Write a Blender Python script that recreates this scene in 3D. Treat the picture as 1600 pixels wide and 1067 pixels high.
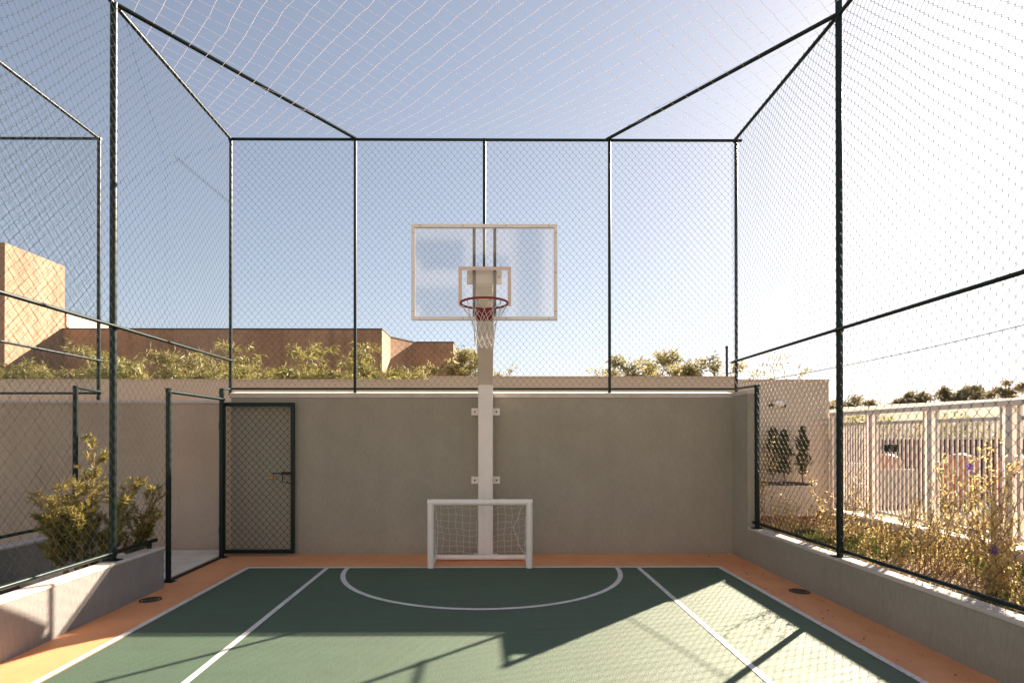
import bpy, math, random
import numpy as np
from mathutils import Vector, noise
random.seed(7); RNG = np.random.default_rng(11)
for o in list(bpy.data.objects): bpy.data.objects.remove(o, do_unlink=True)
sc = bpy.context.scene
COL = sc.collection

# ------------------------------------------------------------------ camera
cam_d = bpy.data.cameras.new('camera'); cam = bpy.data.objects.new('camera', cam_d); COL.objects.link(cam)
cam.location = (0, 0, 1.6)
cam.rotation_euler = (math.pi/2 + 0.0035, 0.0003, -0.0066)
cam_d.sensor_width = 36.0
cam_d.lens = 877.185/1600*36.0
cam_d.shift_x = (800-769.96)/1600.0
cam_d.shift_y = (679.6-533.5)/1600.0
cam_d.clip_start = 0.05; cam_d.clip_end = 3000
sc.camera = cam

# ------------------------------------------------------------------ sky, sun, exposure
SUN = Vector((1.46, 1.41, 1.0)).normalized()
elev = math.asin(SUN.z); azim = math.atan2(SUN.x, SUN.y)
w = bpy.data.worlds.new('World'); sc.world = w; w.use_nodes = True
nt = w.node_tree; nt.nodes.clear()
sky = nt.nodes.new('ShaderNodeTexSky'); sky.sky_type = 'NISHITA'; sky.sun_disc = False
sky.sun_elevation = elev; sky.sun_rotation = azim
sky.altitude = 300; sky.air_density = 1.0; sky.dust_density = 0.85; sky.ozone_density = 1.0
bg = nt.nodes.new('ShaderNodeBackground'); bg.inputs['Strength'].default_value = 0.05
wo = nt.nodes.new('ShaderNodeOutputWorld')
hsv = nt.nodes.new('ShaderNodeHueSaturation'); hsv.inputs['Saturation'].default_value = 0.66   # thin milky haze in the air
tint = nt.nodes.new('ShaderNodeMix'); tint.data_type = 'RGBA'; tint.blend_type = 'MULTIPLY'; tint.inputs[0].default_value = 1.0
tint.inputs[7].default_value = (0.97, 0.955, 0.985, 1)
# soft shoulder so the milky glow round the sun does not run away:  c * k / (c + k)
ka = nt.nodes.new('ShaderNodeVectorMath'); ka.operation = 'ADD'; ka.inputs[1].default_value = (18, 18, 18)
kd = nt.nodes.new('ShaderNodeVectorMath'); kd.operation = 'DIVIDE'
ks = nt.nodes.new('ShaderNodeVectorMath'); ks.operation = 'SCALE'; ks.inputs['Scale'].default_value = 18*1.02
nt.links.new(sky.outputs[0], ka.inputs[0]); nt.links.new(sky.outputs[0], kd.inputs[0]); nt.links.new(ka.outputs[0], kd.inputs[1])
nt.links.new(kd.outputs[0], ks.inputs[0]); nt.links.new(ks.outputs[0], hsv.inputs['Color']); nt.links.new(hsv.outputs[0], tint.inputs[6])
nt.links.new(tint.outputs[2], bg.inputs[0]); nt.links.new(bg.outputs[0], wo.inputs[0])
sl = bpy.data.lights.new('sun', 'SUN'); sl.energy = 5.0; sl.angle = math.radians(0.5); sl.color = (1.0, 0.86, 0.70)
so = bpy.data.objects.new('sun', sl); COL.objects.link(so)
so.rotation_euler = SUN.to_track_quat('Z', 'Y').to_euler(); so.location = SUN*40
sc.view_settings.view_transform = 'Standard'; sc.view_settings.look = 'None'
sc.view_settings.exposure = 2.0; sc.view_settings.gamma = 1.0
sc.render.engine = 'CYCLES'
sc.cycles.max_bounces = 8; sc.cycles.diffuse_bounces = 4; sc.cycles.transparent_max_bounces = 12

# ------------------------------------------------------------------ materials
def mat(name, col, rough=0.7, var=0.0, vscale=3.0, bump=0.0, bscale=60.0, bstretch=(1, 1, 1), metal=0.0, spec=0.5,
        transl=0.0, col2=None, spots=None):
    m = bpy.data.materials.new(name); m.use_nodes = True
    n = m.node_tree; N = n.nodes; L = n.links; b = N['Principled BSDF']
    b.inputs['Roughness'].default_value = rough; b.inputs['Metallic'].default_value = metal
    b.inputs['Specular IOR Level'].default_value = spec
    c = (*col, 1)
    b.inputs['Base Color'].default_value = c
    tc = N.new('ShaderNodeTexCoord')
    src = None
    if var > 0 or col2:
        nz = N.new('ShaderNodeTexNoise'); nz.inputs['Scale'].default_value = vscale; nz.inputs['Detail'].default_value = 6
        nz.inputs['Roughness'].default_value = 0.65
        L.new(tc.outputs['Object'], nz.inputs['Vector'])
        mr = N.new('ShaderNodeMapRange'); mr.inputs[1].default_value = 0.3; mr.inputs[2].default_value = 0.7
        L.new(nz.outputs['Fac'], mr.inputs[0])
        mx = N.new('ShaderNodeMix'); mx.data_type = 'RGBA'
        L.new(mr.outputs[0], mx.inputs[0])
        ca = tuple(x*(1-var) for x in col); cb = col2 if col2 else tuple(min(1, x*(1+var)) for x in col)
        mx.inputs[6].default_value = (*ca, 1); mx.inputs[7].default_value = (*cb, 1)
        src = mx.outputs[2]
        if spots:
            vz = N.new('ShaderNodeTexNoise'); vz.inputs['Scale'].default_value = spots[0]; vz.inputs['Detail'].default_value = 2
            L.new(tc.outputs['Object'], vz.inputs['Vector'])
            m2 = N.new('ShaderNodeMapRange'); m2.inputs[1].default_value = spots[1]; m2.inputs[2].default_value = spots[1]+0.04
            m2.inputs[4].default_value = spots[3] if len(spots) > 3 else 1.0
            L.new(vz.outputs['Fac'], m2.inputs[0])
            mx2 = N.new('ShaderNodeMix'); mx2.data_type = 'RGBA'
            L.new(m2.outputs[0], mx2.inputs[0]); L.new(src, mx2.inputs[6]); mx2.inputs[7].default_value = (*spots[2], 1)
            src = mx2.outputs[2]
        L.new(src, b.inputs['Base Color'])
    if bump > 0:
        mp = N.new('ShaderNodeMapping'); mp.inputs['Scale'].default_value = bstretch
        L.new(tc.outputs['Object'], mp.inputs['Vector'])
        nb = N.new('ShaderNodeTexNoise'); nb.inputs['Scale'].default_value = bscale; nb.inputs['Detail'].default_value = 4
        L.new(mp.outputs[0], nb.inputs['Vector'])
        bp = N.new('ShaderNodeBump'); bp.inputs['Strength'].default_value = bump; bp.inputs['Distance'].default_value = 0.01
        L.new(nb.outputs['Fac'], bp.inputs['Height']); L.new(bp.outputs[0], b.inputs['Normal'])
    if transl > 0:
        t = N.new('ShaderNodeBsdfTranslucent'); ms = N.new('ShaderNodeMixShader'); ms.inputs[0].default_value = transl
        if src: L.new(src, t.inputs['Color'])
        else: t.inputs['Color'].default_value = c
        L.new(b.outputs[0], ms.inputs[1]); L.new(t.outputs[0], ms.inputs[2])
        L.new(ms.outputs[0], N['Material Output'].inputs['Surface'])
    return m

M = {}
def render_wall(name, col, col2):
    """scratched 'raked' render: fine vertical scores, blotchy damp tone"""
    m = mat(name, col, rough=0.92, var=0.10, vscale=1.3, col2=col2, spec=0.15)
    n = m.node_tree; N = n.nodes; L = n.links; b = N['Principled BSDF']
    tc = N.new('ShaderNodeTexCoord'); mp = N.new('ShaderNodeMapping'); mp.inputs['Scale'].default_value = (1, 1, 0.14)
    L.new(tc.outputs['Object'], mp.inputs['Vector'])
    a = N.new('ShaderNodeTexNoise'); a.inputs['Scale'].default_value = 90; a.inputs['Detail'].default_value = 5; a.inputs['Roughness'].default_value = .7
    L.new(mp.outputs[0], a.inputs['Vector'])
    g = N.new('ShaderNodeTexNoise'); g.inputs['Scale'].default_value = 260; L.new(tc.outputs['Object'], g.inputs['Vector'])
    ad = N.new('ShaderNodeMath'); ad.operation = 'ADD'; L.new(a.outputs['Fac'], ad.inputs[0]); L.new(g.outputs['Fac'], ad.inputs[1])
    bp = N.new('ShaderNodeBump'); bp.inputs['Strength'].default_value = 0.8; bp.inputs['Distance'].default_value = 0.006
    L.new(ad.outputs[0], bp.inputs['Height']); L.new(bp.outputs[0], b.inputs['Normal'])
    old = b.inputs['Base Color'].links[0].from_socket
    hs = N.new('ShaderNodeMix'); hs.data_type = 'RGBA'; hs.blend_type = 'MULTIPLY'; hs.inputs[0].default_value = 1
    mr = N.new('ShaderNodeMapRange'); mr.inputs[1].default_value = .3; mr.inputs[2].default_value = .7; mr.inputs[3].default_value = .86; mr.inputs[4].default_value = 1.1
    L.new(a.outputs['Fac'], mr.inputs[0]); L.new(old, hs.inputs[6]); L.new(mr.outputs[0], hs.inputs[7]); m4 = N.new('ShaderNodeMapping'); m4.inputs['Scale'].default_value = (3.0, 3.0, .16); L.new(tc.outputs['Object'], m4.inputs['Vector'])
    r4 = N.new('ShaderNodeTexNoise'); r4.inputs['Scale'].default_value = 1.7; r4.inputs['Detail'].default_value = 6; L.new(m4.outputs[0], r4.inputs['Vector'])
    q4 = N.new('ShaderNodeMapRange'); q4.inputs[1].default_value = .45; q4.inputs[2].default_value = .75; q4.inputs[3].default_value = 1.0; q4.inputs[4].default_value = .955; L.new(r4.outputs['Fac'], q4.inputs[0])
    z4 = N.new('ShaderNodeSeparateXYZ'); L.new(tc.outputs['Object'], z4.inputs[0])
    w4 = N.new('ShaderNodeMath'); w4.operation = 'MULTIPLY_ADD'; w4.inputs[1].default_value = .12; L.new(g.outputs['Fac'], w4.inputs[0]); L.new(z4.outputs[2], w4.inputs[2])
    d4 = N.new('ShaderNodeMapRange'); d4.inputs[1].default_value = .02; d4.inputs[2].default_value = .22; d4.inputs[3].default_value = .88; L.new(w4.outputs[0], d4.inputs[0])
    x4 = N.new('ShaderNodeMath'); x4.operation = 'MULTIPLY'; L.new(q4.outputs[0], x4.inputs[0]); L.new(d4.outputs[0], x4.inputs[1])
    h4 = N.new('ShaderNodeMix'); h4.data_type = 'RGBA'; h4.blend_type = 'MULTIPLY'; h4.inputs[0].default_value = 1; L.new(hs.outputs[2], h4.inputs[6]); L.new(x4.outputs[0], h4.inputs[7])
    L.new(h4.outputs[2], b.inputs['Base Color'])
    return m

M['wall'] = render_wall('scratched_grey_render', (.42, .368, .285), (.44, .388, .302))
M['wall_low'] = render_wall('scratched_light_render', (.31, .285, .265), (.345, .32, .295))
M['wall_corr'] = render_wall('tan_render', (.60, .45, .335), (.64, .49, .37))
M['coping'] = mat('white_coping', (.60, .52, .45), .9, var=.12, vscale=8, bump=.2, bscale=60)
M['bwall'] = mat('smooth_beige_wall', (.58, .47, .375), .85, var=.06, vscale=1.2, bump=.15, bscale=90)
M['redbase'] = mat('red_brown_base', (.30, .10, .06), .8, var=.2, vscale=6)
M['green_pipe'] = mat('dark_green_paint', (.004, .014, .011), .36, spec=.3, var=.25, vscale=14, bump=.05, bscale=40)
M['wire'] = mat('green_coated_wire', (.007, .020, .016), .6, spec=.2)
M['white_paint'] = mat('white_paint', (.90, .80, .72), .38, var=.04, vscale=6, bump=.06, bscale=30)
M['white_dirty'] = mat('white_gate_paint', (.88, .78, .72), .5, var=.06, vscale=5)
M['dark_bar'] = mat('dark_brace_paint', (.022, .022, .016), .5, var=.2, vscale=9)
M['steel'] = mat('galvanised_steel', (.45, .45, .43), .4, metal=.8, var=.1)
M['drain'] = mat('worn_drain_iron', (.085, .075, .065), .5, metal=.4, var=.3, vscale=30)
M['red'] = mat('rim_red', (.28, .018, .015), .4, var=.1, vscale=20)
M['cord'] = mat('white_cord', (.80, .74, .70), .8)
M['net_cord'] = mat('roof_net_cord', (.84, .79, .81), .8, transl=.45)
M['brass'] = mat('brass', (.45, .26, .06), .35, metal=.9)
M['concrete'] = mat('pale_concrete', (.84, .71, .58), .8, var=.12, vscale=3, bump=.25, bscale=50)
M['soil'] = mat('soil', (.10, .065, .04), .95, var=.4, vscale=9, bump=.8, bscale=30)
M['mulch'] = mat('mulch', (.34, .21, .12), .95, var=.45, vscale=16, bump=.9, bscale=45)
M['ground'] = mat('dry_ground', (.17, .13, .08), .95, var=.3, vscale=.4, bump=.4, bscale=4)
M['hill'] = mat('hill_green', (.13, .13, .045), .95, col2=(.24, .20, .08), var=.3, vscale=.5, bump=.5, bscale=3)
M['terra'] = mat('terracotta_wall', (.40, .19, .105), .85, col2=(.55, .28, .16), var=.18, vscale=.55, bump=.2, bscale=8,
                 spots=None)
M['terra_lo'] = mat('terracotta_plinth', (.33, .23, .19), .9, var=.12, vscale=.8)
def terra(name, c1, c2):
    m = mat(name, c1, .88, col2=c2, var=.2, vscale=.7, bump=.25, bscale=14)
    n = m.node_tree; N = n.nodes; L = n.links; b = N['Principled BSDF']; old = b.inputs['Base Color'].links[0].from_socket
    tc = N.new('ShaderNodeTexCoord'); sx = N.new('ShaderNodeSeparateXYZ'); L.new(tc.outputs['Object'], sx.inputs[0])
    ad = N.new('ShaderNodeMath'); L.new(sx.outputs[0], ad.inputs[0]); L.new(sx.outputs[1], ad.inputs[1])
    cb = N.new('ShaderNodeCombineXYZ'); L.new(ad.outputs[0], cb.inputs[0]); L.new(sx.outputs[2], cb.inputs[1])
    br = N.new('ShaderNodeTexBrick'); br.inputs['Scale'].default_value = 3.2; br.inputs['Mortar Size'].default_value = .02
    br.inputs['Color1'].default_value = (1.08, 1.06, 1.04, 1); br.inputs['Color2'].default_value = (.84, .82, .80, 1); br.inputs['Mortar'].default_value = (.80, .80, .80, 1)
    L.new(cb.outputs[0], br.inputs['Vector'])
    mx = N.new('ShaderNodeMix'); mx.data_type = 'RGBA'; mx.blend_type = 'MULTIPLY'; mx.inputs[0].default_value = .75
    L.new(old, mx.inputs[6]); L.new(br.outputs['Color'], mx.inputs[7])
    # rain streaks
    mp = N.new('ShaderNodeMapping'); mp.inputs['Scale'].default_value = (1.6, .12, 1); L.new(cb.outputs[0], mp.inputs['Vector'])
    st = N.new('ShaderNodeTexNoise'); st.inputs['Scale'].default_value = 2.2; st.inputs['Detail'].default_value = 5; L.new(mp.outputs[0], st.inputs['Vector'])
    mr = N.new('ShaderNodeMapRange'); mr.inputs[1].default_value = .50; mr.inputs[2].default_value = .72; mr.inputs[4].default_value = .5; L.new(st.outputs['Fac'], mr.inputs[0])
    m2 = N.new('ShaderNodeMix'); m2.data_type = 'RGBA'; L.new(mr.outputs[0], m2.inputs[0]); L.new(mx.outputs[2], m2.inputs[6]); m2.inputs[7].default_value = (.16, .10, .07, 1)
    L.new(m2.outputs[2], b.inputs['Base Color']); return m
M['terra'] = terra('terracotta_blockwork', (.40, .235, .145), (.50, .31, .20))
M['cream'] = mat('cream_parapet', (.70, .58, .46), .85, var=.08, vscale=1)
M['maroon'] = mat('maroon_paint', (.10, .022, .016), .6, var=.2, vscale=2)
M['orange'] = mat('orange_plastic', (.75, .25, .06), .45, var=.1, vscale=4)
M['bark'] = mat('bark', (.16, .10, .06), .9, var=.3, vscale=20, bump=.5)
M['stem'] = mat('pale_stem', (.36, .22, .11), .8, var=.2, vscale=30)
M['facade'] = mat('white_facade', (.50, .46, .42), .8, var=.05, vscale=.5)
M['facade2'] = mat('grey_facade', (.34, .315, .29), .8, var=.05, vscale=.5)
M['window'] = mat('dark_window_glass', (.03, .04, .05), .08)
M['grass'] = mat('grass', (.10, .14, .025), .7, col2=(.26, .26, .06), var=.3, vscale=3, transl=.45)
M['leaf_gold'] = mat('dry_gold_leaf', (.70, .44, .10), .5, col2=(.95, .78, .38), var=.35, vscale=14, transl=.6)
M['leaf_plant'] = mat('narrow_leaf', (.17, .15, .025), .45, col2=(.52, .40, .10), var=.3, vscale=7, transl=.45)
M['leaf_bamboo'] = mat('bamboo_leaf', (.17, .17, .035), .5, col2=(.42, .36, .13), var=.35, vscale=1.6, transl=.45)
M['leaf_tree'] = mat('tree_leaf', (.20, .19, .09), .6, col2=(.44, .31, .16), var=.3, vscale=.5, transl=.5)
M['leaf_bush'] = mat('bush_leaf', (.24, .22, .07), .55, col2=(.50, .42, .20), var=.3, vscale=2, transl=.5)
M['leaf_col'] = mat('dark_column_leaf', (.09, .10, .04), .6, col2=(.22, .18, .07), var=.3, vscale=6, transl=.3)
M['flower'] = mat('purple_flower', (.15, .07, .36), .6, var=.2, vscale=20, transl=.4)
M['black'] = mat('black_cable', (.01, .01, .01), .6)

# court paint
def court_mat(name, c1, c2, rough, spec):
    m = mat(name, c1, rough=rough, var=.12, vscale=1.6, col2=c2, spec=spec, bump=.35, bscale=140)
    n = m.node_tree; N = n.nodes; L = n.links; b = N['Principled BSDF']
    tc = N.new('ShaderNodeTexCoord')
    # fine roller streaks and scuffs
    mp = N.new('ShaderNodeMapping'); mp.inputs['Scale'].default_value = (.35, 2.2, 1); mp.inputs['Rotation'].default_value = (0, 0, .08)
    L.new(tc.outputs['Object'], mp.inputs['Vector'])
    a = N.new('ShaderNodeTexNoise'); a.inputs['Scale'].default_value = 5; a.inputs['Detail'].default_value = 8; a.inputs['Roughness'].default_value = .7
    L.new(mp.outputs[0], a.inputs['Vector'])
    mr = N.new('ShaderNodeMapRange'); mr.inputs[1].default_value = .35; mr.inputs[2].default_value = .75
    mr.inputs[3].default_value = rough-.05; mr.inputs[4].default_value = rough+.07
    L.new(a.outputs['Fac'], mr.inputs[0]); L.new(mr.outputs[0], b.inputs['Roughness'])
    old = b.inputs['Base Color'].links[0].from_socket
    sp = N.new('ShaderNodeTexNoise'); sp.inputs['Scale'].default_value = 26; sp.inputs['Detail'].default_value = 5; L.new(tc.outputs['Object'], sp.inputs['Vector'])
    m2 = N.new('ShaderNodeMapRange'); m2.inputs[1].default_value = .70; m2.inputs[2].default_value = .78; m2.inputs[4].default_value = .35
    L.new(sp.outputs['Fac'], m2.inputs[0])
    mx = N.new('ShaderNodeMix'); mx.data_type = 'RGBA'; L.new(m2.outputs[0], mx.inputs[0]); L.new(old, mx.inputs[6])
    mx.inputs[7].default_value = (.12, .10, .08, 1)
    # pale dusty scuffs: thin, wandering, mostly along the play direction
    mp2 = N.new('ShaderNodeMapping'); mp2.inputs['Scale'].default_value = (2.6, .7, 1); mp2.inputs['Rotation'].default_value = (0, 0, .5); L.new(tc.outputs['Object'], mp2.inputs['Vector'])
    sc_ = N.new('ShaderNodeTexNoise'); sc_.inputs['Scale'].default_value = 3.2; sc_.inputs['Detail'].default_value = 9; sc_.inputs['Roughness'].default_value = .72; sc_.inputs['Distortion'].default_value = 1.2
    L.new(mp2.outputs[0], sc_.inputs['Vector'])
    m3 = N.new('ShaderNodeMapRange'); m3.inputs[1].default_value = .56; m3.inputs[2].default_value = .74; m3.inputs[4].default_value = .17; L.new(sc_.outputs['Fac'], m3.inputs[0])
    mx3 = N.new('ShaderNodeMix'); mx3.data_type = 'RGBA'; L.new(m3.outputs[0], mx3.inputs[0]); L.new(mx.outputs[2], mx3.inputs[6]); mx3.inputs[7].default_value = tuple(min(1, x*2.2+.05) for x in c1)+(1,)
    L.new(mx3.outputs[2], b.inputs['Base Color'])
    return m
M['court'] = court_mat('green_court_paint', (.001, .048, .021), (.002, .064, .028), .76, .9)
M['court'].node_tree.nodes['Principled BSDF'].inputs['IOR'].default_value = 1.80
M['court'].node_tree.nodes['Principled BSDF'].inputs['Specular Tint'].default_value = (1.0, .95, .80, 1)
M['court_orange'] = court_mat('orange_court_paint', (.82, .33, .14), (.87, .39, .18), .65, .4)
M['line'] = mat('white_line_paint', (.70, .66, .62), .6, var=.12, vscale=9, spots=(38, .60, (.30, .32, .28), .55))

def glass_mat():
    m = bpy.data.materials.new('acrylic_sheet'); m.use_nodes = True
    n = m.node_tree; N = n.nodes; L = n.links; N.remove(N['Principled BSDF'])
    tr = N.new('ShaderNodeBsdfTransparent'); tr.inputs[0].default_value = (.90, .90, .90, 1)
    gl = N.new('ShaderNodeBsdfGlossy'); gl.inputs['Roughness'].default_value = .06
    tc = N.new('ShaderNodeTexCoord')
    nz = N.new('ShaderNodeTexNoise'); nz.inputs['Scale'].default_value = 3.0; L.new(tc.outputs['Object'], nz.inputs['Vector'])
    bp = N.new('ShaderNodeBump'); bp.inputs['Strength'].default_value = .03; bp.inputs['Distance'].default_value = .01
    L.new(nz.outputs['Fac'], bp.inputs['Height']); L.new(bp.outputs[0], gl.inputs['Normal'])
    fr = N.new('ShaderNodeFresnel'); fr.inputs[0].default_value = 1.5
    ml = N.new('ShaderNodeMath'); ml.operation = 'MULTIPLY'; ml.inputs[1].default_value = 1.3; L.new(fr.outputs[0], ml.inputs[0])
    mx = N.new('ShaderNodeMixShader'); L.new(ml.outputs[0], mx.inputs[0]); L.new(tr.outputs[0], mx.inputs[1]); L.new(gl.outputs[0], mx.inputs[2])
    L.new(mx.outputs[0], N['Material Output'].inputs['Surface'])
    return m
M['glass'] = glass_mat()

# ------------------------------------------------------------------ mesh helpers
class MB:
    def __init__(s): s.v = []; s.f = []
    def add(s, V, F):
        k = len(s.v); s.v += [tuple(p) for p in V]; s.f += [tuple(i+k for i in q) for q in F]; return s
    def box(s, x0, x1, y0, y1, z0, z1, c=0.0):
        """box; c > 0 chamfers all vertical and top edges a little"""
        if c <= 0:
            V = [(x0,y0,z0),(x1,y0,z0),(x1,y1,z0),(x0,y1,z0),(x0,y0,z1),(x1,y0,z1),(x1,y1,z1),(x0,y1,z1)]
            return s.add(V, [(0,3,2,1),(4,5,6,7),(0,1,5,4),(1,2,6,5),(2,3,7,6),(3,0,4,7)])
        def ring(z, i):
            a, b, d, e = x0+i, x1-i, y0+i, y1-i
            k = c
            return [(a+k,d,z),(b-k,d,z),(b,d+k,z),(b,e-k,z),(b-k,e,z),(a+k,e,z),(a,e-k,z),(a,d+k,z)]
        V = ring(z0+c, 0)+ring(z1-c, 0)+ring(z1, c)+ring(z0, c)
        F = []
        for (p, q) in ((0, 8), (8, 16)):
            for i in range(8): F.append((p+i, p+(i+1) % 8, q+(i+1) % 8, q+i))
        for i in range(8): F.append((24+i, 24+(i+1) % 8, (i+1) % 8, i))
        F.append(tuple(range(16, 24))); F.append(tuple(reversed(range(24, 32))))
        return s.add(V, F)
    def tube(s, pts, r, n=10, cap=True, r2=None):
        P = [Vector(p) for p in pts]; k0 = len(s.v); m = len(P)
        T = []
        for i in range(m):
            t = (P[min(i+1, m-1)]-P[max(i-1, 0)]).normalized(); T.append(t)
        up = Vector((0, 0, 1)) if abs(T[0].z) < .9 else Vector((0, 1, 0))
        a = T[0].cross(up).normalized()
        for i in range(m):
            a = (a - T[i]*a.dot(T[i])).normalized(); b = T[i].cross(a)
            rr = r if r2 is None else r+(r2-r)*i/max(1, m-1)
            if isinstance(r, (list, tuple)): rr = r[i]
            for j in range(n):
                t = 2*math.pi*j/n; s.v.append(tuple(P[i]+a*math.cos(t)*rr+b*math.sin(t)*rr))
        for i in range(m-1):
            for j in range(n):
                s.f.append((k0+i*n+j, k0+i*n+(j+1) % n, k0+(i+1)*n+(j+1) % n, k0+(i+1)*n+j))
        if cap:
            s.f.append(tuple(k0+j for j in reversed(range(n)))); s.f.append(tuple(k0+(m-1)*n+j for j in range(n)))
        return s
    def sweep_profile(s, prof, x0, x1):
        """profile in (y,z) swept along x"""
        n = len(prof); V = [(x0, y, z) for y, z in prof]+[(x1, y, z) for y, z in prof]
        F = [(i, (i+1) % n, n+(i+1) % n, n+i) for i in range(n)]+[tuple(range(n)), tuple(reversed(range(n, 2*n)))]
        return s.add(V, F)
    def lathe(s, prof, c=(0, 0, 0), n=16):
        k0 = len(s.v)
        for r, z in prof:
            for j in range(n):
                t = 2*math.pi*j/n; s.v.append((c[0]+r*math.cos(t), c[1]+r*math.sin(t), c[2]+z))
        for i in range(len(prof)-1):
            for j in range(n): s.f.append((k0+i*n+j, k0+i*n+(j+1) % n, k0+(i+1)*n+(j+1) % n, k0+(i+1)*n+j))
        s.f.append(tuple(k0+j for j in reversed(range(n)))); s.f.append(tuple(k0+(len(prof)-1)*n+j for j in range(n)))
        return s
    def build(s, name, m, parent=None, smooth=False, fix=True):
        me = bpy.data.meshes.new(name); me.from_pydata(s.v, [], s.f); me.update()
        if fix:
            import bmesh
            bm = bmesh.new(); bm.from_mesh(me); bmesh.ops.recalc_face_normals(bm, faces=bm.faces); bm.to_mesh(me); bm.free()
        me.materials.append(m)
        o = bpy.data.objects.new(name, me); COL.objects.link(o)
        if smooth:
            for p in me.polygons: p.use_smooth = True
            if smooth == 'auto':
                me.set_sharp_from_angle(angle=math.radians(40))
        if parent is not None: o.parent = parent
        return o

def npmesh(name, V, F, m, parent=None, smooth=False):
    """V (n,3) array, F (k,c) int array with c the same corner count everywhere"""
    V = np.asarray(V, np.float32); F = np.asarray(F, np.int32); c = F.shape[1]
    me = bpy.data.meshes.new(name)
    me.vertices.add(len(V)); me.vertices.foreach_set('co', V.ravel())
    me.loops.add(F.size); me.loops.foreach_set('vertex_index', F.ravel())
    me.polygons.add(len(F)); me.polygons.foreach_set('loop_start', np.arange(len(F), dtype=np.int32)*c)
    me.polygons.foreach_set('loop_total', np.full(len(F), c, np.int32))
    if smooth: me.polygons.foreach_set('use_smooth', np.ones(len(F), bool))
    me.update(calc_edges=True); me.validate()
    me.materials.append(m)
    o = bpy.data.objects.new(name, me); COL.objects.link(o)
    if parent is not None: o.parent = parent
    return o

def tag(o, label=None, cat=None, group=None, kind=None):
    if label: o['label'] = label
    if cat: o['category'] = cat
    if group: o['group'] = group
    if kind: o['kind'] = kind
    return o
def thing(name, label, cat, loc=(0, 0, 0), group=None):
    o = bpy.data.objects.new(name, None); COL.objects.link(o); o.empty_display_size = .2
    o.location = loc
    tag(o, label, cat, group); return o
def rebase(root):
    """children were built in world coordinates: keep them there although the root sits at its base"""
    inv = root.matrix_basis.inverted()
    for ch in [c for c in bpy.data.objects if c.parent == root]:
        ch.location = Vector(ch.location) - root.location

def tubes_np(P, r, ns=3, nrm=None):
    """P (w,k,3) polylines -> verts, quads"""
    W, K, _ = P.shape
    T = np.empty_like(P); T[:, 1:-1] = P[:, 2:]-P[:, :-2]; T[:, 0] = P[:, 1]-P[:, 0]; T[:, -1] = P[:, -1]-P[:, -2]
    T /= np.linalg.norm(T, axis=2, keepdims=True)+1e-9
    nn = np.array(nrm, float); A = np.broadcast_to(nn, T.shape) - T*(T@nn)[..., None]
    A = A/(np.linalg.norm(A, axis=2, keepdims=True)+1e-9); B = np.cross(T, A)
    ang = np.arange(ns)*2*math.pi/ns+.5
    V = P[:, :, None, :] + r*(np.cos(ang)[None, None, :, None]*A[:, :, None, :]+np.sin(ang)[None, None, :, None]*B[:, :, None, :])
    idx = np.arange(W*K*ns).reshape(W, K, ns)
    a = idx[:, :-1, :]; b = np.roll(a, -1, axis=2); d = idx[:, 1:, :]; c = np.roll(d, -1, axis=2)
    F = np.stack([a, b, c, d], -1).reshape(-1, 4)
    return V.reshape(-1, 3), F

def chain_mesh(name, org, u, n, W, H, parent, cw=.046, ch=.052, r=.0017, seam=None):
    """woven chain-link: every wire is a zigzag whose knuckles hook its neighbours"""
    org = np.array(org, float); u = np.array(u, float); n = np.array(n, float); v = np.array((0, 0, 1.))
    nw = max(1, int(round(W/cw))); cw = W/nw; ns = max(2, int(round(H/ch))); ch = H/ns
    i = np.arange(nw)[:, None]; k = np.arange(ns+1)[None, :]
    side = (k+i) % 2
    # knuckle: two points per corner
    kk = 0.004
    uu = (i+side)*cw + np.where(side == 1, kk, -kk)*.9
    vv = np.broadcast_to(k*ch, uu.shape)
    dep = np.where(side == 1, 1., -1.)
    pts = []
    for s in (-1, 1):
        pts.append(np.stack([uu, vv+s*kk*.9, dep*.0022*s], -1))
    P = np.stack(pts, 2).reshape(nw, -1, 3)
    P[:, 0, 1] = np.maximum(P[:, 0, 1], 0)
    # slow sag and bulge of the sheet
    X = P[..., 0]; Z = P[..., 1]; ph = org.sum()
    edge = np.clip(np.minimum(X, W-X)/.5, 0, 1)*np.clip(np.minimum(Z, H-Z)/.5, 0, 1)
    bul = (np.sin(X*1.9+ph)*np.cos(Z*1.5+ph*1.7)*.014+np.sin(X*4.1+ph*2+Z*2.2)*.006)*edge
    du = (np.sin(Z*2.6+ph)*.006+np.sin(Z*7.+X*3+ph)*.0022+np.sin(X*5.3+Z*9)*.0016)*edge
    dv = (np.sin(X*3.1+ph)*.005+np.sin(X*8.+Z*2+ph)*.002)*edge
    Q = org+(X+du)[..., None]*u+(Z+dv)[..., None]*v+(P[..., 2]+bul)[..., None]*n
    V, F = tubes_np(Q, r, 3, n)
    if seam:
        # lacing strand where two rolls of mesh meet
        t = np.linspace(0, 1, 60)
        S = []
        for (u0, v0, u1, v1) in seam:
            S.append(org+((u0+(u1-u0)*t)+np.where(np.arange(60) % 2, .022, -.022)*(abs(v1-v0) > abs(u1-u0)))[:, None]*u
                     + ((v0+(v1-v0)*t)+np.where(np.arange(60) % 2, .022, -.022)*(abs(v1-v0) <= abs(u1-u0)))[:, None]*v)
        V2, F2 = tubes_np(np.array(S), r*1.15, 3, n)
        F = np.concatenate([F, F2+len(V)]); V = np.concatenate([V, V2])
    return npmesh(name, V, F, M['wire'], parent)

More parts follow.
